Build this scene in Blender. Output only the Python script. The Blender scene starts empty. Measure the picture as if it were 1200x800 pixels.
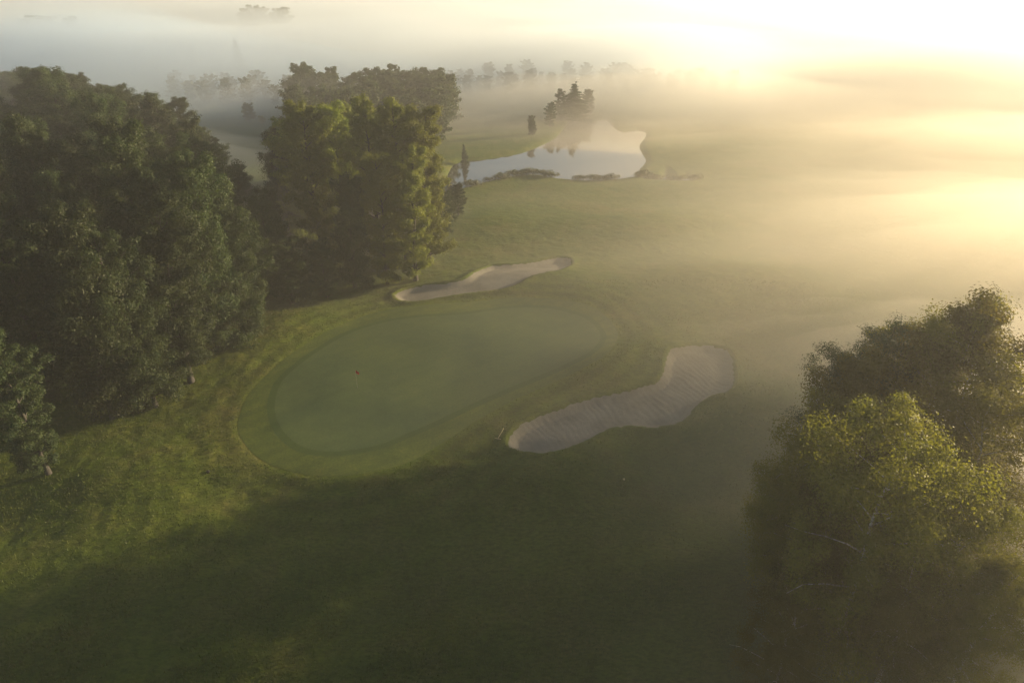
import bpy, math, random
import numpy as np
from mathutils import Vector, geometry

# ------------------------------------------------------------------ camera, sky, sun, exposure
SC = bpy.context.scene
COL = SC.collection
CAM_H, PITCH, FPX = 40.0, math.radians(28.3), 800.0
cam_d = bpy.data.cameras.new('camera'); cam = bpy.data.objects.new('camera', cam_d); COL.objects.link(cam)
cam_d.sensor_width = 36; cam_d.lens = 24.0; cam_d.clip_end = 20000; cam_d.clip_start = 0.5
cam.location = (0, 0, CAM_H); cam.rotation_euler = (math.pi/2 - PITCH, 0, 0)
SC.camera = cam
SUN_AZ, SUN_EL = math.radians(67), math.radians(11)      # azimuth clockwise from +Y (towards +X)
W = bpy.data.worlds.new('World'); SC.world = W; W.use_nodes = True
nt = W.node_tree
bg = nt.nodes['Background']; sky = nt.nodes.new('ShaderNodeTexSky'); sky.sky_type = 'NISHITA'
sky.sun_disc = False; sky.sun_elevation = SUN_EL; sky.sun_rotation = SUN_AZ; sky.altitude = 50
sky.air_density = 1.0; sky.dust_density = 0.6; sky.ozone_density = 1.0
nt.links.new(sky.outputs[0], bg.inputs[0]); bg.inputs[1].default_value = 0.05
sun_d = bpy.data.lights.new('sun', 'SUN'); sun_d.energy = 5.0; sun_d.angle = math.radians(0.5); sun_d.color = (1.0, 0.78, 0.48)
sun = bpy.data.objects.new('sun', sun_d); COL.objects.link(sun)
sdir = Vector((math.sin(SUN_AZ)*math.cos(SUN_EL), math.cos(SUN_AZ)*math.cos(SUN_EL), math.sin(SUN_EL)))
sun.rotation_euler = sdir.to_track_quat('Z', 'Y').to_euler(); sun.location = sdir*200
SC.view_settings.view_transform = 'Standard'; SC.view_settings.look = 'None'
SC.view_settings.gamma = 1.0; SC.view_settings.exposure = 1.35
SC.render.engine = 'CYCLES'
cy = SC.cycles
cy.use_denoising = True
cy.max_bounces = 6; cy.diffuse_bounces = 3; cy.glossy_bounces = 3; cy.transmission_bounces = 3
cy.volume_bounces = 4; cy.transparent_max_bounces = 48; cy.sample_clamp_indirect = 4.0
HAZE_D, HAZE_TOP, ANISO = 0.0007, 46.0, 0.36

# ------------------------------------------------------------------ numpy helpers
def hash2(ix, iy, s):
    n = (ix.astype(np.int64)*374761393 + iy.astype(np.int64)*668265263 + s*974634777) & 0xffffffff
    n = ((n ^ (n >> 13))*1274126177) & 0xffffffff
    return ((n ^ (n >> 16)) & 0xffffff)/float(0xffffff)
def vnoise(x, y, s=0):
    x = np.asarray(x, float); y = np.asarray(y, float)
    ix = np.floor(x); iy = np.floor(y); fx = x-ix; fy = y-iy
    fx = fx*fx*(3-2*fx); fy = fy*fy*(3-2*fy)
    a = hash2(ix, iy, s); b = hash2(ix+1, iy, s); c = hash2(ix, iy+1, s); d = hash2(ix+1, iy+1, s)
    return (a*(1-fx)+b*fx)*(1-fy)+(c*(1-fx)+d*fx)*fy
def fbm(x, y, s=0, o=4):
    r = 0; a = .5; t = 0
    for i in range(o):
        r = r + a*vnoise(x*2**i + 17.3*i, y*2**i - 9.1*i, s+i); t += a; a *= .5
    return r/t*2-1
def sstep(a, b, x):
    t = np.clip((x-a)/(b-a), 0, 1); return t*t*(3-2*t)
def gauss(x, y, cx, cy_, rx, ry, rot=0):
    c, s = math.cos(rot), math.sin(rot); dx = x-cx; dy = y-cy_
    u = (dx*c+dy*s)/rx; v = (-dx*s+dy*c)/ry
    return np.exp(-(u*u+v*v))
def ray(px, py):
    a = (px-600)/FPX; b = (400-py)/FPX
    return (a, math.cos(PITCH)+b*math.sin(PITCH), -math.sin(PITCH)+b*math.cos(PITCH))
def gz(px, py, z=0.0):
    r = ray(px, py); t = (z-CAM_H)/r[2]; return r[0]*t, r[1]*t
# mounds of the course (x, y, rx, ry, rot, height); centres found from what the photograph shows
MOUNDS = []
for (px, py, rx, ry, rot, h) in (
    (505, 445, 24, 15, .55, .55), (735, 425, 9, 4.5, .5, .9), (905, 500, 8, 9, .3, 1.1), (600, 330, 12, 4, .2, .8),
    (690, 350, 8, 6, 0, .7), (640, 575, 9, 5, .3, .9), (800, 560, 7, 5, .2, -.6), (420, 590, 14, 5, .2, .9),
    (300, 600, 8, 5, 0, -.5), (480, 680, 12, 5, .1, -.5), (150, 560, 8, 6, .2, .5), (860, 700, 8, 6, 0, .5),
    (850, 330, 16, 8, .2, 1.2), (980, 380, 12, 8, .2, 1.0), (760, 270, 20, 9, .1, 1.1), (900, 290, 12, 10, .1, -.8),
    (330, 390, 9, 5, .8, .6), (560, 265, 14, 9, .3, .9), (970, 440, 8, 5, 0, -.7), (700, 640, 10, 5, .3, .6)):
    x, y = gz(px, py); MOUNDS.append((x, y, rx, ry, rot, h))
def H0(x, y):
    x = np.asarray(x, float); y = np.asarray(y, float)
    z = .55*fbm(x/45+3, y/40+8, 5, 2) + .16*fbm(x/11, y/11, 9, 2)
    for (a, b, rx, ry, rot, h) in MOUNDS: z = z + 1.5*h*gauss(x, y, a, b, rx, ry, rot)
    far = sstep(150, 260, y)
    return z*(1-far*.7)
def gp(px, py):
    x, y = gz(px, py)
    for _ in range(12):
        x, y = gz(px, py, float(H0(x, y)))
    return x, y
def smooth_poly(pts, n=6):
    P = np.array(pts, float); N = len(P); out = []
    for i in range(N):
        p0, p1, p2, p3 = P[i-1], P[i], P[(i+1) % N], P[(i+2) % N]
        for k in range(n):
            t = k/n
            out.append(.5*((2*p1)+(-p0+p2)*t+(2*p0-5*p1+4*p2-p3)*t*t+(-p0+3*p1-3*p2+p3)*t**3))
    return np.array(out)
def sdf(P, x, y):
    """signed distance, negative inside"""
    x = np.asarray(x, float).ravel(); y = np.asarray(y, float).ravel()
    d = np.full(x.shape, 1e9); ins = np.zeros(x.shape, bool)
    x0, y0 = P.min(0)-12; x1, y1 = P.max(0)+12
    near = (x > x0) & (x < x1) & (y > y0) & (y < y1)
    X = x[near]; Y = y[near]; D = np.full(X.shape, 1e9); I = np.zeros(X.shape, bool)
    for i in range(len(P)):
        ax, ay = P[i-1]; bx, by = P[i]; ex, ey = bx-ax, by-ay
        t = np.clip(((X-ax)*ex+(Y-ay)*ey)/(ex*ex+ey*ey+1e-12), 0, 1)
        D = np.minimum(D, (X-ax-t*ex)**2+(Y-ay-t*ey)**2)
        c = (ay > Y) != (by > Y)
        I ^= c & (X < (bx-ax)*(Y-ay)/(by-ay+1e-12)+ax)
    d[near] = np.where(I, -np.sqrt(D), np.sqrt(D))
    return d
def gpoly(px, n=6): return smooth_poly([gp(*p) for p in px], n)
GREEN = gpoly([(322,480),(324,462),(332,445),(348,430),(368,415),(395,398),(425,385),(460,376),(500,371),(540,369),(570,365),(600,361),(635,361),(665,366),(690,376),(703,391),(700,403),(688,414),(660,428),(630,441),(600,453),(565,468),(535,482),(505,496),(475,509),(445,521),(415,527),(385,529),(358,525),(338,512),(327,497)])
FRINGE = gpoly([(279,495),(290,465),(312,440),(345,412),(390,385),(440,366),(500,357),(550,354),(600,349),(655,351),(702,364),(724,390),(714,412),(682,432),(640,452),(600,470),(560,492),(520,518),(480,541),(430,554),(380,558),(330,549),(300,534),(284,515)])
BUNK1 = gpoly([(592,520),(596,509),(610,497),(635,485),(660,476),(690,466),(720,460),(750,453),(768,446),(775,435),(778,420),(783,410),(797,405),(820,404),(845,407),(858,415),(862,432),(862,450),(855,460),(835,466),(820,475),(810,488),(795,498),(770,503),(740,502),(715,505),(695,515),(670,526),(640,533),(615,532),(598,527)])
BUNK2 = gpoly([(461,346),(472,340),(492,335),(520,332),(543,327),(558,318),(575,312),(600,310),(625,307),(650,302),(667,302),(672,309),(662,316),(640,321),(622,326),(608,334),(590,340),(560,344),(530,348),(500,353),(480,355),(466,352)])
POND = smooth_poly([gz(*p) for p in [(518,224),(545,218),(575,210),(600,205),(625,203),(655,208),(690,210),(720,209),(745,206),(764,209),(800,210),(816,209),(806,204),(793,206),(782,197),(770,205),(752,199),(760,186),(752,170),(760,155),(748,150),(728,152),(712,138),(700,140),(682,136),(665,142),(648,160),(612,176),(570,184),(530,190)]])
WATER_Z = -0.55
def sand_dip(d): return sstep(0, 1.3, -d)*.5
def HT(x, y, full=True):
    sh = np.shape(x); x = np.asarray(x, float).ravel(); y = np.asarray(y, float).ravel()
    z = H0(x, y)
    dp = sdf(POND, x, y); near = sstep(9, 0, dp)
    z = z*(1-near*.9) - sstep(1.2, -3.5, dp)*1.9
    for B in (BUNK1, BUNK2):
        d = sdf(B, x, y)
        z = z + .24*np.exp(-np.maximum(d, 0)**2/.5)*(d > -.3) - sand_dip(d) - .14*sstep(0, -.5, d)
    if full:
        df = sdf(FRINGE, x, y); rough = sstep(0, 1.2, df)
        z = z + rough*(.09*fbm(x/1.5, y/1.2, 31, 3)+.06*fbm(x/.45, y/.45, 37, 1)*(np.hypot(x, y) < 110))
        z = z + .035*sstep(0, .6, df)
    return z.reshape(sh)

# ------------------------------------------------------------------ mesh + material helpers
def mk_mesh(name, V, F, smooth=False):
    """F: list of int arrays (n, k)"""
    me = bpy.data.meshes.new(name); V = np.asarray(V, np.float32)
    me.vertices.add(len(V)); me.vertices.foreach_set('co', V.ravel())
    fl = [np.asarray(f, np.int32) for f in F if len(f)]
    nl = sum(f.size for f in fl); npoly = sum(len(f) for f in fl)
    me.loops.add(nl); me.polygons.add(npoly)
    me.loops.foreach_set('vertex_index', np.concatenate([f.ravel() for f in fl]))
    tot = np.concatenate([np.full(len(f), f.shape[1], np.int32) for f in fl])
    st = np.zeros(npoly, np.int32); st[1:] = np.cumsum(tot)[:-1]
    me.polygons.foreach_set('loop_start', st); me.polygons.foreach_set('loop_total', tot)
    if smooth: me.polygons.foreach_set('use_smooth', np.ones(npoly, bool))
    me.update(calc_edges=True); me.validate(); return me
def link(name, me, mat, parent=None, label=None, cat=None, group=None, kind=None, loc=None):
    if mat and not me.materials: me.materials.append(mat)
    o = bpy.data.objects.new(name, me); COL.objects.link(o)
    if parent: o.parent = parent
    if loc is not None: o.location = loc
    return tag(o, label, cat, group, kind)
def tag(o, label=None, cat=None, group=None, kind=None):
    if label: o['label'] = label
    if cat: o['category'] = cat
    if group: o['group'] = group
    if kind: o['kind'] = kind
    return o
def empty(name, loc, label, cat, group=None):
    o = bpy.data.objects.new(name, None); COL.objects.link(o); o.location = loc
    return tag(o, label, cat, group)

class Mat:
    def __init__(s, name):
        s.m = bpy.data.materials.new(name); s.m.use_nodes = True; s.t = s.m.node_tree
        s.t.nodes.clear(); s.out = s.n('ShaderNodeOutputMaterial')
    def n(s, t, **k):
        nd = s.t.nodes.new(t)
        for a, v in k.items():
            if a.startswith('_'): nd.inputs[a[1:].replace('_', ' ')].default_value = v
            else: setattr(nd, a, v)
        return nd
    def l(s, a, b): s.t.links.new(a, b)
    def coord(s, kind='Object', scale=(1, 1, 1), rot=(0, 0, 0)):
        c = s.n('ShaderNodeTexCoord'); m = s.n('ShaderNodeMapping'); s.l(c.outputs[kind], m.inputs[0])
        m.inputs['Scale'].default_value = scale; m.inputs['Rotation'].default_value = rot; return m.outputs[0]
    def noise(s, vec, scale, detail=4, rough=.55, dist=0):
        n = s.n('ShaderNodeTexNoise'); s.l(vec, n.inputs['Vector']); n.inputs['Scale'].default_value = scale
        n.inputs['Detail'].default_value = detail; n.inputs['Roughness'].default_value = rough; n.inputs['Distortion'].default_value = dist
        return n.outputs['Fac']
    def ramp(s, fac, stops):
        r = s.n('ShaderNodeValToRGB'); s.l(fac, r.inputs[0]); e = r.color_ramp.elements
        while len(e) < len(stops): e.new(.5)
        for q, (p, c) in zip(e, stops): q.position = p; q.color = (*c, 1) if len(c) == 3 else c
        return r.outputs[0]
    def mix(s, f, a, b, mode='MIX'):
        m = s.n('ShaderNodeMix', data_type='RGBA', blend_type=mode)
        for i, v in ((0, f), (6, a), (7, b)):
            if isinstance(v, (int, float)): m.inputs[i].default_value = v
            elif isinstance(v, tuple): m.inputs[i].default_value = (*v, 1)
            else: s.l(v, m.inputs[i])
        return m.outputs[2]
    def math(s, op, a, b=0.0):
        m = s.n('ShaderNodeMath', operation=op)
        for i, v in ((0, a), (1, b)):
            if isinstance(v, (int, float)): m.inputs[i].default_value = v
            else: s.l(v, m.inputs[i])
        return m.outputs[0]
    def bump(s, h, dist, strength=1, normal=None):
        b = s.n('ShaderNodeBump'); b.inputs['Strength'].default_value = strength; b.inputs['Distance'].default_value = dist
        s.l(h, b.inputs['Height'])
        if normal: s.l(normal, b.inputs['Normal'])
        return b.outputs[0]
    def pbr(s, col, rough=.9, normal=None, spec=.2, **k):
        p = s.n('ShaderNodeBsdfPrincipled')
        if isinstance(col, tuple): p.inputs['Base Color'].default_value = (*col, 1)
        else: s.l(col, p.inputs['Base Color'])
        p.inputs['Roughness'].default_value = rough; p.inputs['Specular IOR Level'].default_value = spec
        if normal: s.l(normal, p.inputs['Normal'])
        for a, v in k.items(): p.inputs[a.replace('_', ' ')].default_value = v
        s.l(p.outputs[0], s.out.inputs[0]); return p

def mat_rough():
    m = Mat('rough_grass'); c = m.coord()
    big = m.noise(c, .045, 5, .6); mid = m.noise(c, .28, 5, .65); fine = m.noise(m.coord(scale=(1, 2.2, 1)), 2.2, 5, .7)
    a = m.ramp(big, [(.36, (.048, .088, .008)), (.54, (.082, .108, .012)), (.70, (.140, .110, .038))])
    b = m.ramp(mid, [(.3, (.044, .070, .008)), (.5, (.082, .104, .012)), (.74, (.140, .120, .036))])
    col = m.mix(.55, a, b)
    col = m.mix(.75, col, m.ramp(fine, [(.3, (.35, .40, .28)), (.55, (1, 1, 1)), (.75, (1.35, 1.3, 1.1))]), 'MULTIPLY')
    at_ = m.n('ShaderNodeAttribute', attribute_name='mow'); dd = m.math('ADD', at_.outputs['Fac'], m.math('MULTIPLY', m.noise(c, .5, 3), .8))
    band = m.math('SINE', m.math('MULTIPLY', dd, 2.6)); fade = m.math('MULTIPLY', m.math('SUBTRACT', 1.0, m.math('MULTIPLY', at_.outputs['Fac'], 1/11)), .20)
    fade = m.math('MAXIMUM', fade, 0.0)
    lum = m.math('ADD', 1.0, m.math('MULTIPLY', band, fade)); cb = m.n('ShaderNodeCombineColor')
    for q in range(3): m.l(lum, cb.inputs[q])
    col = m.mix(1.0, col, cb.outputs[0], 'MULTIPLY')
    h1 = m.noise(c, 1.1, 4, .6); h2 = m.noise(c, 6, 4, .75)
    n = m.bump(h1, .35, .5); n = m.bump(h2, .10, .7, n)
    m.pbr(col, .85, n, .12, Sheen_Weight=.0); return m.m
def mat_green(name, tint, streak, grain=.5):
    m = Mat(name); c = m.coord()
    big = m.noise(c, .08, 4, .6); fine = m.noise(c, 5, 4, .7)
    col = m.mix(1.0, tint, m.ramp(big, [(.32, (.68, .78, .85)), (.68, (1.3, 1.2, 1.0))]), 'MULTIPLY')
    wv = m.n('ShaderNodeTexWave', wave_type='BANDS'); m.l(m.coord(rot=(0, 0, .95)), wv.inputs['Vector'])
    wv.inputs['Scale'].default_value = .16; wv.inputs['Distortion'].default_value = .8; wv.inputs['Detail'].default_value = 1
    col = m.mix(streak, col, m.ramp(wv.outputs['Fac'], [(.35, (.8, .85, .85)), (.65, (1.15, 1.1, 1.05))]), 'MULTIPLY')
    col = m.mix(grain, col, m.ramp(fine, [(.3, (.6, .62, .6)), (.7, (1.3, 1.26, 1.2))]), 'MULTIPLY')
    col = m.mix(grain, col, m.ramp(m.noise(c, .6, 5, .7), [(.32, (.75, .82, .75)), (.55, (1, 1, 1)), (.75, (1.35, 1.12, 1.1))]), 'MULTIPLY')
    m.pbr(col, .7, m.bump(fine, .02, .5), .25); return m.m
def mat_sand():
    m = Mat('bunker_sand'); c = m.coord()
    big = m.noise(c, .35, 4, .6); fine = m.noise(c, 9, 5, .8)
    col = m.ramp(big, [(.3, (.152, .144, .118)), (.7, (.232, .216, .178))])
    col = m.mix(.6, col, m.ramp(fine, [(.3, (.72, .72, .74)), (.7, (1.18, 1.15, 1.1))]), 'MULTIPLY')
    n = m.bump(fine, .05, .7); n = m.bump(m.noise(c, 2.2, 3, .6, 1), .10, .5, n)
    m.pbr(col, .95, n, .1); return m.m
def mat_leaf(name, c1, c2, trans=.4, scale=.5):
    m = Mat(name); c = m.coord()
    oi = m.n('ShaderNodeObjectInfo')
    col = m.ramp(m.noise(c, scale, 4, .7), [(.32, c1), (.68, c2)])
    hs = m.n('ShaderNodeHueSaturation'); m.l(col, hs.inputs['Color'])
    m.l(m.math('ADD', .484, m.math('MULTIPLY', oi.outputs['Random'], .030)), hs.inputs['Hue'])
    m.l(m.math('ADD', .68, m.math('MULTIPLY', oi.outputs['Random'], .64)), hs.inputs['Value'])
    d = m.n('ShaderNodeBsdfPrincipled'); m.l(hs.outputs[0], d.inputs['Base Color']); d.inputs['Roughness'].default_value = .55
    d.inputs['Specular IOR Level'].default_value = .2
    t = m.n('ShaderNodeBsdfTranslucent'); m.l(m.mix(1.0, hs.outputs[0], (1.25, 1.2, .55), 'MULTIPLY'), t.inputs[0])
    x = m.n('ShaderNodeMixShader'); x.inputs[0].default_value = trans
    m.l(d.outputs[0], x.inputs[1]); m.l(t.outputs[0], x.inputs[2]); m.l(x.outputs[0], m.out.inputs[0]); return m.m
def mat_bark(name, c1, c2, sc):
    m = Mat(name); c = m.coord(scale=(1, 1, 2.5) if 'birch' in name else (3, 3, .6))
    f = m.noise(c, sc, 4, .7)
    m.pbr(m.ramp(f, [(.42, c1), (.55, c2)]), .85, m.bump(f, .03, .6)); return m.m
def mat_volume(name, d, g=ANISO, col=(.97, .97, .97)):
    m = Mat(name); v = m.n('ShaderNodeVolumePrincipled')
    v.inputs['Color'].default_value = (*col, 1); v.inputs['Density'].default_value = d; v.inputs['Anisotropy'].default_value = g
    m.l(v.outputs[0], m.out.inputs['Volume']); return m.m
def mat_water():
    m = Mat('pond_water'); c = m.coord()
    n = m.bump(m.noise(m.coord(scale=(1, 2.2, 1)), .9, 3, .5), .012, .35)
    p = m.pbr((.012, .016, .014), .02, n, .5, IOR=2.9)
    m.l(p.outputs[0], m.out.inputs[0]); return m.m
def plain(name, col, rough=.5, metallic=0.0):
    m = Mat(name); f = m.noise(m.coord(), 30, 3)
    m.pbr(m.mix(.25, col, m.ramp(f, [(.3, (.6, .6, .6)), (.7, (1.2, 1.2, 1.2))]), 'MULTIPLY'), rough, None, .4, Metallic=metallic); return m.m

M_ROUGH = mat_rough()
M_GREEN = mat_green('putting_green_turf', (.066, .098, .030), .12)
M_FRINGE = mat_green('mown_fringe_turf', (.072, .100, .015), .35, .9)
M_SAND = mat_sand()
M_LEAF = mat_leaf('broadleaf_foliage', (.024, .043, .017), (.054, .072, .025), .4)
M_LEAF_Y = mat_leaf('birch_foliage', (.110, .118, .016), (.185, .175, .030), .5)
M_LEAF_FAR = mat_leaf('grove_foliage', (.105, .135, .020), (.165, .185, .032), .45)  # leaf colour brightened to carry part of the grove's sunlight
M_NEEDLE = mat_leaf('conifer_needles', (.022, .040, .014), (.045, .065, .022), .15)
M_SHRUB = mat_leaf('shrub_foliage', (.05, .062, .02), (.09, .09, .035), .3)
M_BARK = mat_bark('bark', (.030, .028, .025), (.070, .064, .056), 6)
M_BIRCH = mat_bark('birch_bark', (.16, .14, .12), (.55, .52, .47), 3.5)

# ------------------------------------------------------------------ ground
def axis(lo, hi, step, far0, far1, g=1.09):
    a = list(np.arange(lo, hi+1e-6, step)); s = step; v = a[-1]
    while v < far1: s = min(s*g, 160); v += s; a.append(v)
    s = step; v = a[0]; pre = []
    while v > far0: s = min(s*g, 160); v -= s; pre.append(v)
    return np.array(pre[::-1]+a)
gx = axis(-58, 62, .36, -3600, 3600, 1.05); gy = axis(24, 118, .36, -400, 4200, 1.04)
X, Y = np.meshgrid(gx, gy); Z = HT(X, Y)
nx, ny = len(gx), len(gy)
idx = np.arange(nx*ny).reshape(ny, nx)
F = np.stack([idx[:-1, :-1], idx[:-1, 1:], idx[1:, 1:], idx[1:, :-1]], -1).reshape(-1, 4)
gme = mk_mesh('ground', np.stack([X, Y, Z], -1).reshape(-1, 3), [F], True)
gme.attributes.new('mow', 'FLOAT', 'POINT').data.foreach_set('value', np.clip(sdf(FRINGE, X, Y), 0, 11).astype(np.float32))
link('ground', gme, M_ROUGH, kind='structure',
     label='rough grass ground rolling over the whole golf course')

def sheet(name, P, step, zf, mat, **k):
    x0, y0 = P.min(0); x1, y1 = P.max(0)
    a, b = np.meshgrid(np.arange(x0, x1, step), np.arange(y0, y1, step)); a = a.ravel(); b = b.ravel()
    a = a + (np.random.RandomState(1).rand(len(a))-.5)*step*.1
    d = sdf(P, a, b); ok = d < -step*.45
    # resample the outline evenly
    Q = np.vstack([P, P[:1]]); L = np.r_[0, np.cumsum(np.hypot(*np.diff(Q, axis=0).T))]
    s = np.arange(0, L[-1], step); E = np.stack([np.interp(s, L, Q[:, 0]), np.interp(s, L, Q[:, 1])], -1)
    n = len(E); pts = np.vstack([E, np.stack([a[ok], b[ok]], -1)])
    r = geometry.delaunay_2d_cdt([Vector(p) for p in pts], [(i, (i+1) % n) for i in range(n)], [list(range(n))], 1, 1e-5)
    V = np.array([tuple(v) for v in r[0]]); z = zf(V[:, 0], V[:, 1])
    tri = np.array([f for f in r[2] if len(f) == 3], np.int32)
    p = V[tri]; cr = (p[:, 1, 0]-p[:, 0, 0])*(p[:, 2, 1]-p[:, 0, 1])-(p[:, 1, 1]-p[:, 0, 1])*(p[:, 2, 0]-p[:, 0, 0])
    tri[cr < 0] = tri[cr < 0][:, ::-1]
    return link(name, mk_mesh(name, np.column_stack([V, z]), [tri], True), mat, **k)
sheet('fringe', FRINGE, .5, lambda x, y: H0(x, y)+.02, M_FRINGE, kind='structure', label='closely mown fringe ringing the putting green')
def offset(P, d):
    T_ = np.roll(P, -1, 0)-np.roll(P, 1, 0); T_ /= np.linalg.norm(T_, axis=1)[:, None]
    N_ = np.stack([T_[:, 1], -T_[:, 0]], -1)
    if sdf(P, *(P+N_*.3).T).mean() < 0: N_ = -N_
    return P+N_*d
M_COLLAR = mat_green('collar_turf', (.046, .078, .014), .1)
sheet('collar', offset(GREEN, .75), .5, lambda x, y: H0(x, y)+.028, M_COLLAR, kind='structure', label='dark longer collar of turf round the putting green')
sheet('putting_green', GREEN, .5, lambda x, y: H0(x, y)+.035, M_GREEN, kind='structure', label='smooth pale putting green shaped like a long bean')
def sand_z(B, ang, amp):
    def f(x, y):
        d = sdf(B, x, y); u = x*math.cos(ang)+y*math.sin(ang)+.8*fbm(x/3, y/3, 3, 2)
        rip = amp*(np.sin(u*2*math.pi/.68)*(.4+1.2*vnoise(x/3, y/3, 15))+1.8*fbm(x/.7, y/.7, 8, 2))*sstep(0, -.9, d)
        return H0(x, y)+.10+rip-sand_dip(d)+.05*fbm(x/2.5, y/2.5, 12, 2)*sstep(0, -1, d)
    return f
sheet('bunker', BUNK1, .16, sand_z(BUNK1, .45, .016), M_SAND, kind='structure', label='large raked sand bunker at the near side of the putting green')
sheet('bunker', BUNK2, .3, sand_z(BUNK2, .2, .006), M_SAND, kind='structure', label='smaller sand bunker behind the putting green')
# pond: a sheet a little wider than its outline; the banks rise through it
c0 = POND.mean(0); PW = POND + (POND-c0)/np.linalg.norm(POND-c0, axis=1)[:, None]*1.5
me = bpy.data.meshes.new('pond'); me.from_pydata([(p[0], p[1], WATER_Z) for p in PW], [], [list(range(len(PW)))]); me.update()
if me.polygons[0].normal.z < 0: me.flip_normals()
link('pond', me, mat_water(), kind='structure', label='still pond mirroring the pale morning sky')

# ------------------------------------------------------------------ trees
def rnd_unit(R, n):
    v = R.normal(size=(n, 3)); return v/np.linalg.norm(v, axis=1)[:, None]
def leaf_quads(R, C, N, size, aspect=.6):
    n = len(C); N = N/np.linalg.norm(N, axis=1)[:, None]
    a = np.cross(N, rnd_unit(R, n)); a /= np.linalg.norm(a, axis=1)[:, None]+1e-9; b = np.cross(N, a)
    s = size*(.7+.6*R.rand(n))[:, None]
    k = N*s*.18
    V = np.stack([C-a*s*.5, C-b*s*.5*aspect+k, C+a*s*.5, C+b*s*.5*aspect+k], 1).reshape(-1, 3)
    return V, np.arange(4*n).reshape(n, 4)
class Tubes:
    def __init__(s): s.V = []; s.F = []; s.n = 0
    def add(s, pts, rad, k=6):
        pts = np.asarray(pts, float); m = len(pts)
        t = np.gradient(pts, axis=0); t /= np.linalg.norm(t, axis=1)[:, None]+1e-9
        up = np.where(np.abs(t[:, 2:3]) > .9, [[1., 0, 0]], [[0, 0, 1.]])
        a = np.cross(t, up); a /= np.linalg.norm(a, axis=1)[:, None]+1e-9; b = np.cross(t, a)
        th = np.arange(k)*2*math.pi/k
        R = np.asarray(rad)[:, None, None]
        ring = pts[:, None, :]+R*(np.cos(th)[None, :, None]*a[:, None, :]+np.sin(th)[None, :, None]*b[:, None, :])
        s.V.append(ring.reshape(-1, 3)); i = np.arange(m*k).reshape(m, k)+s.n
        j = np.roll(i, -1, 1)
        s.F.append(np.stack([i[:-1], j[:-1], j[1:], i[1:]], -1).reshape(-1, 4)); s.n += m*k
    def arrays(s): return np.vstack(s.V), np.vstack(s.F)
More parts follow.
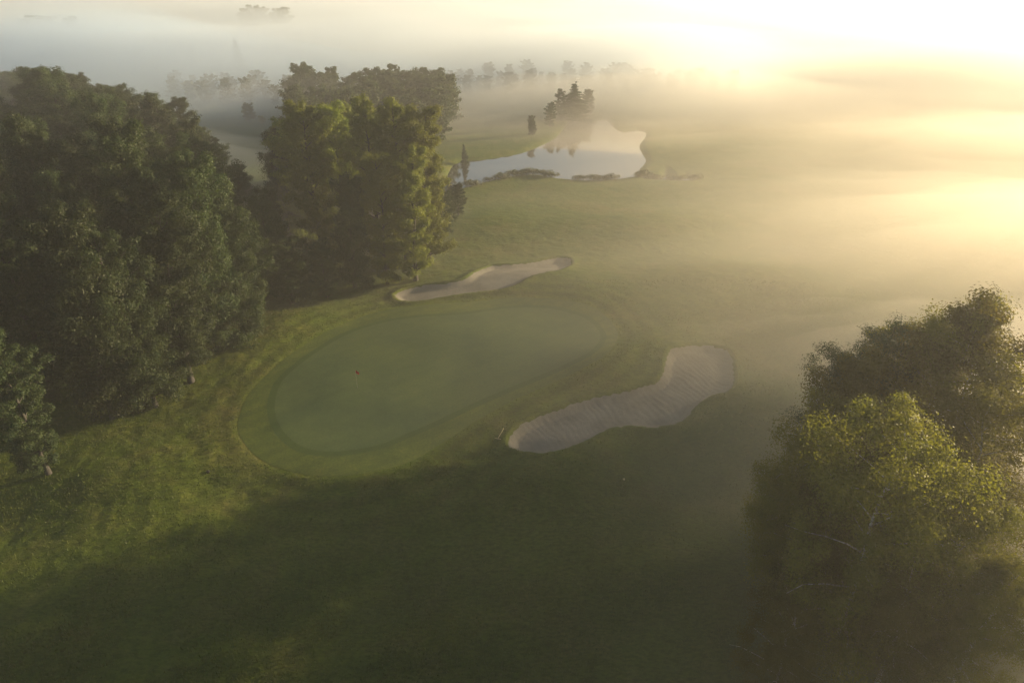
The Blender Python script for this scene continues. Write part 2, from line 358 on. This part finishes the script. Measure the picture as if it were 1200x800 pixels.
def grow(seed, H, Rad, kind='broad', leaf=.24, nl=150, limbs=40, low=.14):
    """returns trunk (V,F) and crown (V,F) of one tree standing at the origin"""
    R = np.random.RandomState(seed); T = Tubes()
    m = 9; tt = np.linspace(0, 1, m)
    lean = R.normal(size=2)*.03*H
    tr = np.stack([lean[0]*tt**1.5+R.normal(size=m)*.012*H*tt, lean[1]*tt**1.5+R.normal(size=m)*.012*H*tt, tt*H*.95], -1)
    r0 = H*(.0085 if kind == 'birch' else .014)
    T.add(tr, r0*(1-tt*.88)*np.r_[1.5, np.ones(m-1)], 8)
    C, N = [], []
    at = lambda t: np.array([np.interp(t, tt, tr[:, i]) for i in range(3)])
    lob = R.rand(7)*6.28
    for i in range(limbs):
        t = low+(.98-low)*((i+.5)/limbs); az = i*2.39996+R.normal()*.35
        u = (t-low)/(1-low)
        if kind == 'spruce': L = Rad*(1-u)**.85*(.8+.35*R.rand()); rise = -.25
        elif kind == 'pine': L = Rad*(.45+.75*math.sin(math.pi*min(1, u*.8+.15)))*(.6+.6*R.rand()); rise = .12+.3*u
        else:
            prof = (math.sin(math.pi*min(1, (u*.76+.15)**.85)))**.6
            L = Rad*prof*(.62+.5*R.rand()+.22*math.sin(az*2+lob[0]+u*5)); rise = .25+.55*u+R.rand()*.25
        L = max(L, .4); p0 = at(t*.97)
        d = np.array([math.cos(az), math.sin(az), 0]); s = np.linspace(0, 1, 5)
        droop = .28 if kind == 'birch' else .08
        P = p0+d*L*s[:, None]+np.array([0, 0, 1])*(rise*L*s-droop*L*s**2.2)[:, None]+R.normal(size=(5, 3))*.035*L*s[:, None]
        T.add(P, np.maximum(.012, r0*(.42-.25*u)*(1-s*.85)), 5)
        side = np.array([-d[1], d[0], 0])
        for q in ((.35, .6, .8, 1.) if kind != 'spruce' else (.25, .5, .75, 1.)):
            base = np.array([np.interp(q, s, P[:, i2]) for i2 in range(3)])
            for sg in ((-1, 1, 0) if q < 1 else (0,)):
                if kind != 'spruce' and R.rand() < (.38 if kind == 'birch' else .22): continue
                off = side*sg*L*(.32 if kind != 'spruce' else .22)*(1.15-q*.6)*(.6+.6*R.rand()) + d*L*.10*R.rand()
                c = base+off+np.array([0, 0, R.normal()*.18+(.25 if kind != 'spruce' else -.05)])*min(1, L/2)
                if sg and kind != 'birch': T.add(np.stack([base, (base+c)/2+[0, 0, .08], c]), [.022, .015, .008], 4)
                if kind == 'pine': rr, sq = .55+.5*R.rand(), .42
                elif kind == 'spruce': rr, sq = .22*L*(.7+.5*R.rand())+.16, .35
                else: rr, sq = (.42+.62*R.rand())*(.55+.45*min(1, L/Rad*1.3))*Rad/4., .72
                n = int(nl*(.6+.8*R.rand())*min(1.3, max(.25, (rr/.75)**1.6)))
                U = rnd_unit(R, n); rad = rr*(.3+.7*R.rand(n)**.6)*np.where(R.rand(n) < .22, 1.5, 1.0)
                pos = c+U*rad[:, None]*[1, 1, sq]
                if kind == 'birch' or kind == 'droop':
                    k = R.rand(n) < .45; pos[k, 2] -= R.rand(k.sum())**1.5*(1.9 if kind == 'birch' else 1.2)*(.5+rr)
                if kind == 'spruce': pos[:, 2] -= .10*np.abs(U[:, 0])*L*.3
                C.append(pos); N.append(U+[0, 0, .5]+R.normal(size=(n, 3))*.55)
    n = int(nl*1.2); U = rnd_unit(R, n); top = at(1.0)
    C.append(top+U*(.2+.8*R.rand(n)[:, None])*(.15 if kind == 'spruce' else .8)*[1, 1, 1.2]); N.append(U+[0, 0, .5])
    C = np.vstack(C); N = np.vstack(N)
    C[:, 2] = np.maximum(C[:, 2], .25)
    return T.arrays(), leaf_quads(R, C, N, leaf, .22 if kind in ('pine',) else .6)
PROTO = {}
def proto(key, H, *a, mats=(M_LEAF, M_BARK), **k):
    (tv, tf), (cv, cf) = grow(*a, **k) if False else grow(a[0], H, *a[1:], **k)
    t = mk_mesh('trunk', tv, [tf], True); c = mk_mesh('crown', cv, [cf])
    t.materials.append(mats[1]); c.materials.append(mats[0])
    PROTO[key] = (t, c, H)
for i in range(6):
    proto(f'broad{i}', 22.0, 11+i, [3.9, 4.4, 3.4, 4.1, 3.7, 4.6][i], 'broad' if i % 3 else 'droop', .22, 240, 42, .035, mats=(M_LEAF, M_BARK))
for i in range(3):
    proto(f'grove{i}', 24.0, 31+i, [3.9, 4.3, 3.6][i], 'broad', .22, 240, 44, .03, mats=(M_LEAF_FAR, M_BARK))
for i in range(3):
    proto(f'birch{i}', 18.0, 51+i, [4.0, 3.6, 4.3][i], 'birch', .135, 440, 28, .14, mats=(M_LEAF_Y, M_BIRCH))
for i in range(2):
    proto(f'pine{i}', 18.0, 61+i, 2.9, 'pine', .22, 190, 26, .35, mats=(M_NEEDLE, M_BARK))
proto('shadepine', 26.0, 66, 5.0, 'pine', .26, 300, 30, .56, mats=(M_NEEDLE, M_BARK))  # high crown shaped to shade distant grass and let sun pass beneath
for i in range(2):
    proto(f'spruce{i}', 14.0, 71+i, 3.0, 'spruce', .22, 120, 60, .04, mats=(M_NEEDLE, M_BARK))
for i in range(2):
    proto(f'bush{i}', 8.0, 81+i, 3.2, 'broad', .20, 150, 30, .06, mats=(M_LEAF_Y, M_BARK))
random.seed(7)
TREES = []
def tree(key, x, y, h, name, label, group=None, wide=1.0):
    t, c, H = PROTO[key]; s = h/H
    e = empty(name, (x, y, float(HT(np.array([x]), np.array([y]), False)[0])-.05), label, 'tree', group)
    e.scale = (s*wide, s*wide, s); e.rotation_euler.z = random.random()*6.28
    link('trunk', t, None, e); link('crown', c, None, e)
    TREES.append((x, y, h)); return e
def tp(px, py, h): return gz(px, py, h)
EDGE_G = 'tall broadleaf trees along the left wood edge'
# (variant, px of top, py of top, height, label)
FRONT = [
 ('broad4', -12, 385, 15, 'yellow-green tree cut by the left picture edge, alone in front of the wood'),
 ('broad0', 48, 232, 23, 'big dark tree with sprawling boughs at the near left corner of the wood'),
 ('broad3', 118, 262, 20, 'broad dark tree leaning over the shaded grass, second from the near corner'),
 ('broad2', 22, 128, 27, 'tall narrow crown rising behind the near left corner tree'),
 ('broad4', 130, 150, 26, 'tall tree with a pointed top above the middle of the left wood edge'),
 ('broad5', 168, 232, 21, 'rounded dark tree in the front row left of the drooping one'),
 ('broad0', 205, 175, 24, 'tall tree lit along its right side, behind the drooping tree'),
 ('broad3', 262, 232, 18, 'drooping tree with golden rim light facing the putting green'),
 ('broad4', 246, 172, 18, 'small rounded crown with a bright edge above the drooping tree'),
 ('broad2', 82, 152, 22, 'ochre tinted crown between the two tallest trees of the near wood'),
 ('broad1', 222, 262, 16, 'low dark tree filling the front row below the rim lit tree'),
 ('broad5', 330, 275, 10, 'low shaded tree in the misty gap of the wood edge'),
 ('broad2', 374, 278, 9, 'small pale tree glowing alone in the dark misty gap'),
 ('broad3', 300, 222, 15, 'mid height tree at the left side of the misty gap'),
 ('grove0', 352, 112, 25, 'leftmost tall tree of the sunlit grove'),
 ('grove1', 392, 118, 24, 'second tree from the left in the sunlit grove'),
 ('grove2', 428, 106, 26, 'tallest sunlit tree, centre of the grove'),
 ('grove0', 462, 112, 25, 'sun-tinted tree right of the grove centre'),
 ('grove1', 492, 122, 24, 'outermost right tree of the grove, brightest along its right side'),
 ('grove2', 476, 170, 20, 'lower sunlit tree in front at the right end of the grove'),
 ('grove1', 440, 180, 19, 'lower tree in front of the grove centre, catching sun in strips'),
 ('broad0', 400, 200, 17, 'shadowed tree in front of the left half of the grove'),
 ('broad3', 515, 222, 9, 'dark low tree at the foot of the grove beside the pond end'),
 ('broad1', 536, 222, 6, 'dusky bush-like tree standing on the lawn edge left of the pond'),
]
for key, px, py, h, lab in FRONT:
    x, y = tp(px, py, h); tree(key, x, y, h, 'broadleaf_tree', lab, EDGE_G, .95 if h > 12 else 1.3)
# the wood behind them: as high as the photograph's skyline allows
SKY = [(-300, 80), (0, 78), (25, 74), (60, 71), (95, 84), (130, 97), (180, 101), (212, 112), (232, 142), (262, 172), (285, 212), (312, 214), (328, 140), (350, 118), (420, 112), (480, 120), (505, 132), (522, 190), (548, 230)]
EDGE = np.array([gz(*p) for p in [(-420, 640), (-120, 560), (88, 470), (200, 408), (282, 366), (400, 316), (500, 275), (530, 240)]])
WOOD = np.vstack([EDGE, [[-24, 150], [-44, 158], [-78, 150], [-110, 205], [-190, 205], [-260, 140], [-150, 40]]])
Rw = np.random.RandomState(4); k = 0
for _ in range(6000):
    x = -250+240*Rw.rand(); y = 30+180*Rw.rand()
    if sdf(WOOD, [x], [y])[0] > -3.5: continue
    sp = 6.0 if y < 110 else 6.8
    if any((x-a)**2+(y-b)**2 < sp*sp for a, b, c in TREES): continue
    # projection of its top for height h; keep under the skyline
    def top(h):
        dx, dy, dz = x, y, h-CAM_H
        d = dy*math.cos(PITCH)-dz*math.sin(PITCH); u = dy*math.sin(PITCH)+dz*math.cos(PITCH)
        return 600+FPX*dx/d, 400-FPX*u/d
    px, _y = top(15)
    if px < -90: continue
    h = 26*(.78+.26*Rw.rand()); lim = np.interp(px, [s[0] for s in SKY], [s[1] for s in SKY])
    while h > 5 and top(h)[1] < lim+4: h -= .4
    if h < 6: continue
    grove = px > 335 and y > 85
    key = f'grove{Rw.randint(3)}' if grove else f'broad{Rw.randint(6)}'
    if grove: tree(key, x, y, h, 'broadleaf_tree', 'sun-tinted tree crowded in the back of the sunlit grove', 'trees filling the sunlit grove', 1.1)
    elif y > 118: tree(key, x, y, h, 'broadleaf_tree', 'hazy blue-grey tree at the far end of the left wood', 'hazy trees at the far end of the left wood', 1.25)
    else: tree(key, x, y, h, 'broadleaf_tree', 'dark tree crowded inside the left wood behind its edge', 'dark trees inside the left wood', 1.0)
    k += 1
print('wood trees', k)

for i in range(2):
    proto(f'under{i}', 5.0, 101+i, 2.2, 'broad', .17, 150, 22, .02, mats=(M_LEAF, M_BARK))
L_ = np.r_[0, np.cumsum(np.hypot(*np.diff(EDGE, axis=0).T))]
for i, q in enumerate(np.arange(L_[1]+2, L_[-1]-3, 3.1)):
    x = np.interp(q, L_, EDGE[:, 0])-1.2-2.2*random.random(); y = np.interp(q, L_, EDGE[:, 1])+1.0*random.random()
    tree(f'under{i % 2}', x, y, 1.6+2.2*random.random(), 'bush', f'low dark bush at the foot of the left wood, number {i+1} from its near corner', 'undergrowth bushes along the wood edge', 1.4)['category'] = 'bush'

# right foreground birches and pines
RB = 'trees of the misty near right corner'
RIGHT = [
 ('birch0', 1072, 478, 20, 'white trunked birch with bright yellow top, foremost of the right corner', 1.0, 'birch_tree'),
 ('birch1', 1040, 410, 19, 'pale leafy birch just below the two pines', 1.0, 'birch_tree'),
 ('birch2', 972, 455, 17, 'loose birch leaning out leftmost over the lawn on the right side', 1.0, 'birch_tree'),
 ('birch1', 958, 560, 12, 'low green birch at the left foot of the right corner trees', 1.25, 'birch_tree'),
 ('birch2', 985, 590, 12, 'shaded birch showing thin white limbs low in the right corner', 1.1, 'birch_tree'),
 ('birch0', 1150, 575, 15, 'bright sprayed birch crown right of the white trunked birch', 1.0, 'birch_tree'),
 ('birch1', 1185, 655, 12, 'low sunlit birch at the bottom right corner', 1.1, 'birch_tree'),
 ('birch2', 1085, 655, 11, 'low bushy birch at the bottom edge right of the white trunk', 1.2, 'birch_tree'),
 ('birch0', 935, 712, 8, 'small dark green birch at the bottom edge, lowest on the left', 1.4, 'birch_tree'),
 ('pine0', 1022, 398, 18, 'dark pine with clumped boughs, left one of the pair above the birches', 1.0, 'pine_tree'),
 ('pine1', 1058, 368, 19, 'dark pine with flat boughs, right one of the pair above the birches', 1.0, 'pine_tree'),
 ('birch2', 1125, 360, 21, 'wide hazy tree behind the right corner birches', 1.2, 'broadleaf_tree'),
 ('birch1', 1190, 340, 22, 'hazy tree dissolving in the bright mist at the right picture edge', 1.2, 'broadleaf_tree'),
 ('birch0', 1180, 440, 19, 'misty tree at the right edge below the dissolving one', 1.1, 'broadleaf_tree'),
]
for key, px, py, h, lab, w, nm in RIGHT:
    x, y = tp(px, py, h); tree(key, x, y, h, nm, lab, RB, w)
# the same wood goes on just past the right edge of the picture
for (x, y, h) in [(72, 47, 19)]:
    tree(f'birch{random.randrange(3)}', x, y, h, 'broadleaf_tree', 'tree of the wood just beyond the right picture edge', 'trees beyond the right picture edge', 1.15)

for (x, y, h) in [(71, 76, 25), (98, 84, 30)]:  # unseen pines added to throw shade on the lower left foreground
    tree('shadepine', x, y, h, 'pine_tree', 'unseen pine added for its shade beyond the right picture edge', 'added shade pines beyond the right picture edge', 1.15)

# pond side and distance
def at(px, py): return gp(px, py)
ORD = 'first second third fourth fifth sixth seventh eighth ninth'.split()
x, y = at(545, 189); tree('spruce0', x, y, 6.5, 'spruce_tree', 'small conical spruce on the left shore of the pond, mirrored in it', None, 1.0)
x, y = at(672, 140); tree('spruce1', x, y+1, 12, 'spruce_tree', 'broad conical spruce behind the pond casting the pointed reflection', 'misty trees behind the pond', 2.2)
for (px, py, h, w, lab) in [
  (645, 150, 7, 1.3, 'short tree left of the pointed reflection on the far pond shore'),
  (624, 160, 5.5, 1.4, 'round low tree on the far left pond shore'),
  (658, 141, 9, 1.5, 'low tree touching the left side of the broad conical spruce'),
  (690, 136, 8, 1.4, 'low tree touching the right side of the broad conical spruce')]:
    x, y = at(px, py); tree(f'broad{random.randrange(6)}', x, y+2, h, 'broadleaf_tree', lab, 'misty trees behind the pond', w)
x, y = at(293, 143); tree('bush0', x, y, 5.2, 'broadleaf_tree', 'small lone round tree on the misty field behind the left wood', None, .9)
x, y = at(308, 146); tree('bush1', x, y, 2.4, 'broadleaf_tree', 'tiny tree beside the lone round tree on the misty field', None, 1.1)
x, y = at(228, 118); tree('bush1', x, y, 6, 'broadleaf_tree', 'dark round tree at the left end of the misty field', None, 1.1)
for (px, py, h, lab) in [(222, 46, 15, 'ghostly conifer, leftmost of the three fading in the far mist'),
                         (274, 42, 17, 'ghostly conifer with the sharpest tip in the far mist'),
                         (248, 52, 13, 'ghostly conifer between the two taller ones in the far mist')]:
    x, y = tp(px, py, h); tree('spruce1', x, y, h, 'spruce_tree', lab, 'ghostly conifers in the far mist', 1.2)

# shrubs on the near pond bank
def bush_mesh(seed, n=900):
    R = np.random.RandomState(seed); C, N = [], []
    for _ in range(9):
        c = np.array([R.normal()*.45, R.normal()*.35, .35+R.rand()*.45]); m = n//9
        U = rnd_unit(R, m); C.append(c+U*(.3+.25*R.rand())*[1, 1, .85]); N.append(U+[0, 0, .4]+R.normal(size=(m, 3))*.4)
    C = np.vstack(C); C[:, 2] = np.abs(C[:, 2]); V, Fq = leaf_quads(R, C, np.vstack(N), .15)
    T = Tubes()
    for _ in range(7):
        a = R.rand()*6.28; T.add([(0, 0, 0), (math.cos(a)*.2, math.sin(a)*.2, .4), (math.cos(a)*.5, math.sin(a)*.4, .8)], [.03, .02, .008], 4)
    tv, tf = T.arrays(); s = mk_mesh('stems', tv, [tf], True); s.materials.append(M_BARK)
    c = mk_mesh('foliage', V, [Fq]); c.materials.append(M_SHRUB); return s, c
BM = [bush_mesh(90+i) for i in range(3)]
def shrub(px, py, s, lab, group='shrubs along the near pond bank'):
    x, y = gp(px, py); st, fo = BM[random.randrange(3)]
    e = empty('shrub', (x, y, float(HT(np.array([x]), np.array([y]), False)[0])-.02), lab, 'shrub', group)
    s *= .8; e.scale = (s*1.25, s, s); e.rotation_euler.z = random.random()*.8; link('stems', st, None, e); link('foliage', fo, None, e)
for i_, (px, py, s) in enumerate([(533, 219, 1.7), (549, 219, 1.6), (556, 217, 1.5), (571, 213, 1.2)]):
    shrub(px, py, s, ORD[i_]+' shrub from the small spruce along the left curve of the pond bank', 'shrubs on the left curve of the pond bank')
for i_, (px, py, s) in enumerate([(583, 211, 1.4), (590, 209, 1.5), (598, 207, 1.6), (606, 205, 1.5), (614, 204, 1.7), (622, 204, 1.5), (630, 205, 1.5), (638, 206, 1.5), (646, 207, 1.5)]):
    shrub(px, py, s, ORD[i_]+' shrub from the left in the long unbroken row on the pond bank', 'shrub row on the middle of the pond bank')
for i_, (px, py, s) in enumerate([(675, 209, 1.2), (681, 209, 1.4)]):
    shrub(px, py, s, ('smaller left', 'larger right')[i_]+' shrub of the pair standing apart on the pond bank', 'lone shrub pair on the pond bank')
for i_, (px, py, s) in enumerate([(694, 210, 1.5), (702, 209, 1.5), (710, 210, 1.5), (718, 210, 1.4)]):
    shrub(px, py, s, ORD[i_]+' shrub from the left in the short row right of the small pair', 'short shrub row on the pond bank')
for i_, (px, py, s) in enumerate([(748, 206, 1.7), (758, 205, 2.1), (768, 206, 2.0), (788, 207, 1.6), (797, 208, 1.3), (812, 208, 1.6)]):
    shrub(px, py, s, ORD[i_]+' misty shrub from the left at the right end of the pond bank', 'misty shrubs at the right end of the pond bank')

# far woods that read as one mass
def wood_mass(name, spots, label, leaf=.75, nl=22):
    Vs, Fs, off = [], [], 0
    base = [grow(200+i, 20.0, [5.0, 5.8, 5.4][i], 'broad', leaf, nl, 30, .05) for i in range(3)]
    for i, (x, y, h) in enumerate(spots):
        (tv, tf), (cv, cf) = base[i % 3]; s = h/20.0; a = i*1.7; ca, sa = math.cos(a), math.sin(a)
        z = float(H0(x, y))-.2
        for V, Fq in ((tv, tf), (cv, cf)):
            Q = V*[s*1.15, s*1.15, s]; Q = np.stack([Q[:, 0]*ca-Q[:, 1]*sa+x, Q[:, 0]*sa+Q[:, 1]*ca+y, Q[:, 2]+z], -1)
            Vs.append(Q); Fs.append(Fq+off); off += len(V)
    link(name, mk_mesh(name, np.vstack(Vs), [np.vstack(Fs)]), M_LEAF, kind='stuff', label=label)
R = np.random.RandomState(21)
def scatter(poly, n, h0, h1, gap=6.5):
    P = np.array([gz(*p) for p in poly]); out = []; lo = P.min(0); hi = P.max(0)
    for _ in range(n*20):
        p = lo+(hi-lo)*R.rand(2)
        if sdf(P, [p[0]], [p[1]])[0] < 0 and all((p[0]-a)**2+(p[1]-b)**2 > gap*gap for a, b, c in out):
            out.append((p[0], p[1], h0+(h1-h0)*R.rand()))
            if len(out) >= n: break
    return out
wood_mass('far_wood', scatter([(205, 120), (345, 126), (345, 112), (205, 108)], 45, 6, 9), 'dark far wood edging the misty field behind the left trees')
wood_mass('far_wood', scatter([(345, 175), (520, 175), (528, 150), (520, 128), (345, 128)], 70, 12, 15), 'hazy wood rising behind the sunlit grove')
wood_mass('far_wood', scatter([(530, 110), (860, 112), (860, 98), (530, 96)], 110, 5, 9, 6.5), 'brownish far wood nearly swallowed by golden mist beyond the pond')
wood_mass('far_grove', [tp(px, py, 20)+(20,) for px, py in [(28, 21), (36, 20), (45, 19), (54, 18), (80, 20)]], 'distant treetops poking out of the mist at the far upper left')
wood_mass('far_grove', [tp(px, py, 21)+(21,) for px, py in [(286, 9), (294, 7), (303, 8), (322, 9), (330, 10)]], 'distant treetops poking out of the mist at the top edge')

# ------------------------------------------------------------------ things on the course
def tube_obj(name, pts, rad, mat, parent=None, k=8, **kw):
    T = Tubes(); T.add(pts, rad, k); V, Fq = T.arrays(); n = len(V)
    Fs = [Fq, np.array([list(range(k))[::-1]]), np.array([list(range(n-k, n))])]
    return link(name, mk_mesh(name, V, Fs, True), mat, parent, **kw)
M_WHITE = plain('weathered_white_paint', (.30, .29, .27)); M_RED = plain('red_flag_cloth', (.34, .03, .028), .8)
M_WOOD = plain('pale_wood', (.42, .37, .20), .7); M_DARK = plain('black_plastic', (.015, .015, .015), .5)
x, y = gp(419, 455); z = float(H0(x, y))+.035
fl = empty('flagstick', (x, y, z), 'thin flagstick with a small red flag standing on the putting green', 'golf flag')
tube_obj('pole', [(0, 0, -.02), (0, 0, 1.1), (0, 0, 2.2)], [.009, .008, .006], M_WHITE, fl)
nu, nv = 9, 6; V = []
for j in range(nv):
    for i in range(nu):
        u = i/(nu-1); v = j/(nv-1); V.append((.01+u*.34, .04*math.sin(u*7+v), 2.16-.34*v-.12*u*u+.03*math.sin(u*5)))
V = np.array(V); V2 = V+[0, .006, 0]; ix = np.arange(nu*nv).reshape(nv, nu)
q = np.stack([ix[:-1, :-1], ix[:-1, 1:], ix[1:, 1:], ix[1:, :-1]], -1).reshape(-1, 4)
rim = np.concatenate([ix[0], ix[1:, -1], ix[-1, :-1][::-1], ix[1:-1, 0][::-1]]); rj = np.roll(rim, -1)
q2 = np.stack([rim, rj, rj+nu*nv, rim+nu*nv], -1)
link('flag', mk_mesh('flag', np.vstack([V, V2]), [q, (q+nu*nv)[:, ::-1], q2], True), M_RED, fl)
tube_obj('cup', [(0, 0, .002), (0, 0, .010)], [.06, .058], M_DARK, fl, 16)
# rake: wooden handle, head with tines
a0 = gp(583.5, 516); a1 = gp(590.5, 504.5); z = float(HT(np.array([a0[0]]), np.array([a0[1]]), False)[0])+.10
rk = empty('bunker_rake', (a0[0], a0[1], z), 'pale wooden rake lying on grass at the left tip of the near bunker', 'rake')
dx, dy = a1[0]-a0[0], a1[1]-a0[1]; L = math.hypot(dx, dy); ux, uy = dx/L, dy/L; L = max(L, 1.7)
tube_obj('handle', [(0, 0, .06), (ux*L/2, uy*L/2, .06), (ux*L, uy*L, .06)], [.028]*3, M_WOOD, rk)
hd = tube_obj('head', [(-uy*.32, ux*.32, .05), (0, 0, .05), (uy*.32, -ux*.32, .05)], [.03]*3, M_WOOD, rk)
for i in range(9):
    s = -.28+.07*i; tube_obj('tine', [(-uy*s, ux*s, .04), (-uy*s-ux*.05, ux*s-uy*.05, -.04)], [.008, .005], M_DARK, hd, 5)
x, y = gp(244, 553); z = float(HT(np.array([x]), np.array([y]))[0])
sh = empty('sprinkler_head', (x, y, z), 'black sprinkler head sunk in the grass left of the fringe', 'sprinkler')
tube_obj('housing', [(0, 0, -.05), (0, 0, .07), (0, 0, .075)], [.17, .17, .12], M_DARK, sh, 16)
tube_obj('nozzle', [(0, 0, .07), (0, 0, .16)], [.05, .045], M_DARK, sh, 10)
x, y = gp(731, 562); z = float(HT(np.array([x]), np.array([y]))[0])
mk = empty('yardage_marker', (x, y, z), 'small pale marker disc in the grass below the near bunker', 'marker')
tube_obj('disc', [(0, 0, -.03), (0, 0, .07), (0, 0, .08)], [.10, .10, .08], M_WOOD, mk, 16)

# fallen birch branch frame at the bottom right
x, y = gp(985, 790)
br = Tubes(); Rb = np.random.RandomState(5)
def limb(a, b, r, sag=.1):
    s = np.linspace(0, 1, 6)[:, None]; P = np.array(a)*(1-s)+np.array(b)*s; P[:, 2] += np.sin(s[:, 0]*3.14)*sag; P += Rb.normal(size=P.shape)*.02
    br.add(P, np.linspace(r, r*.45, 6), 6)
limb((-.9, .4, 2.3), (1.0, .2, 2.2), .06); limb((-.6, .4, 2.3), (-.35, -.3, 1.2), .05); limb((-.35, -.3, 1.2), (.35, -.3, 1.15), .045)
limb((.35, -.3, 1.15), (.85, .2, 2.2), .05); limb((-.35, -.3, 1.2), (-.2, -.2, 0), .07); limb((.35, -.3, 1.15), (.1, -.6, .5), .03); limb((-.3, -.3, .9), (.3, -.6, .8), .03)
V, Fq = br.arrays()
link('dead_branch', mk_mesh('dead_branch', V, [Fq], True), M_BIRCH, label='bare white forked dead branch at the bottom edge under the birches', cat='branch', loc=(x, y, float(H0(x, y))))

# tufts of the rough in the foreground
R = np.random.RandomState(77); n = 330000
ty = 24+66*R.rand(n)**1.25; tx = (R.rand(n)*2-1)*(ty*.85+14)
dens = fbm(tx/5, ty/5, 55, 3); ok = (R.rand(n) < .55+.8*dens)
for P in (FRINGE, BUNK1, BUNK2): ok &= sdf(P, tx, ty) > .15
tx, ty = tx[ok], ty[ok]; tz = HT(tx, ty); n = len(tx)
hh = (.08+.15*R.rand(n))*(1+.5*fbm(tx/2, ty/2, 66, 2)); az = R.rand(n)*6.28; w = .022+.03*R.rand(n)
ln = R.normal(size=(n, 2))*.05
b = np.stack([tx, ty, tz-.01], -1); sx = np.stack([np.cos(az)*w, np.sin(az)*w, 0*az], -1)
tip = b+np.stack([ln[:, 0], ln[:, 1], hh], -1)
V = np.stack([b-sx, b+sx, tip], 1).reshape(-1, 3)
mt = mat_leaf('grass_blades', (.048, .088, .010), (.110, .125, .030), .35, .35)
link('grass_tufts', mk_mesh('grass_tufts', V, [np.arange(3*n).reshape(n, 3)]), mt, kind='stuff', label='short tufted grass of the rough in the foreground')

# ------------------------------------------------------------------ air: even haze box and low mist banks
def box(name, lo, hi, mat, **k):
    V = [(x, y, z) for x in (lo[0], hi[0]) for y in (lo[1], hi[1]) for z in (lo[2], hi[2])]
    Fq = [(0, 1, 3, 2), (4, 6, 7, 5), (0, 4, 5, 1), (2, 3, 7, 6), (0, 2, 6, 4), (1, 5, 7, 3)]
    return link(name, mk_mesh(name, V, [np.array(Fq)]), mat, **k)
box('haze', (-3900, -700, -4.6), (3900, 4500, HAZE_TOP), mat_volume('haze_air', HAZE_D), kind='stuff', label='thin even morning haze')
def bank(name, x0, x1, y0, y1, res, topf, dens, label, g=ANISO, col=(.97, .97, .97)):
    xs = np.linspace(x0, x1, res[0]); ys = np.linspace(y0, y1, res[1]); A, B = np.meshgrid(xs, ys)
    Z = topf(A, B); bot = -3.6; Z = np.maximum(Z, bot+.05)
    Z[0] = Z[-1] = bot+.05; Z[:, 0] = Z[:, -1] = bot+.05
    n = Z.size; ix = np.arange(n).reshape(Z.shape)
    q = np.stack([ix[:-1, :-1], ix[:-1, 1:], ix[1:, 1:], ix[1:, :-1]], -1).reshape(-1, 4)
    V = np.vstack([np.stack([A.ravel(), B.ravel(), Z.ravel()], -1), np.stack([A.ravel(), B.ravel(), np.full(n, bot)], -1)])
    rim = np.concatenate([ix[0], ix[1:, -1], ix[-1, :-1][::-1], ix[1:-1, 0][::-1]]); rj = np.roll(rim, -1)
    link(name, mk_mesh(name, V, [q, (q+n)[:, ::-1], np.stack([rj, rim, rim+n, rj+n], -1)], True), mat_volume(name+'_vapour', dens, g, col), kind='stuff', label=label)
def far_top(x, y):
    edge = 192+20*fbm(x/70, y/200, 41, 2)-8*sstep(-10, 60, x)-85*sstep(80, 240, x)
    return -3.5+(24+4*fbm(x/60, y/120, 43, 3))*sstep(0, 1, (y-edge)/(100+150*sstep(60, 150, x)))
bank('mist_bank', -1500, 1700, 90, 2600, (190, 150), far_top, .023, 'thick bank of mist covering the far country', .6, (.89, .95, 1))  # pale skylight blue put into the vapour colour
def lens(n, cx, cy_, rx, ry, hh, dens, label, sd, noise=5, col=(1, .94, .82)):  # default colour paints the warm sunlight into otherwise white mist
    """a mist bank made of nested soft lenses, thinner towards its rim"""
    for k in range(n):
        g = 1+.34*(k-(n-1)/2); h = hh*(1.25-.5*k/max(1, n-1))
        def topf(x, y):
            return -3.5+(h+3+noise*fbm(x/(rx*.35), y/(rx*.3), sd+k*5, 3))*gauss(x, y, cx, cy_, rx*g, ry*g)
        bank('mist_bank', cx-rx*g*2.4, cx+rx*g*2.4, cy_-ry*g*2.4, cy_+ry*g*2.4, (110, 100), topf, dens/n, label+[', its high core', ', the layer round its core', ', its low outer layer', ', its wide low skirt', ', its widest and lowest layer'][k], ANISO, col)
lens(4, 200, 205, 115, 100, 12, .007, 'gold-tinted mist over the field right of the pond', 45)
lens(4, 52, 240, 95, 36, 14, .026, 'gold-tinted mist behind the pond', 91)
lens(5, 112, 158, 84, 60, 10, .017, 'thin gold-tinted mist drifting over the middle lawn', 131)
lens(3, -62, 206, 60, 28, 13, .010, 'grey mist over the field behind the left wood', 151, 4, (.92, .96, 1))  # faint skylight tint in the mist colour
lens(4, 46, 42, 22, 24, 22, .032, 'gold-tinted veil of mist round the nearest birches', 171, 3)
lens(5, 80, 74, 56, 50, 18, .026, 'gold-tinted veil of mist among the birches of the near right corner', 51, 2)
lens(4, 170, 275, 120, 60, 20, .022, 'bright gold-tinted mist in the far right distance', 231)
lens(3, -170, 300, 120, 75, 27, .030, 'blue-tinted mist in the far left distance', 251, 4, (.74, .87, 1))  # blue of the sky light painted into the mist colour
lens(4, -108, 138, 46, 30, 25, .018, 'blue-tinted mist among the crowns of the far left wood', 211, 3, (.89, .95, 1))  # mist colour carries a painted skylight blue
lens(2, -34, 112, 24, 26, 13, .012, 'grey veil of mist hanging in the gap of the left wood', 47, 5, (1, 1, 1))
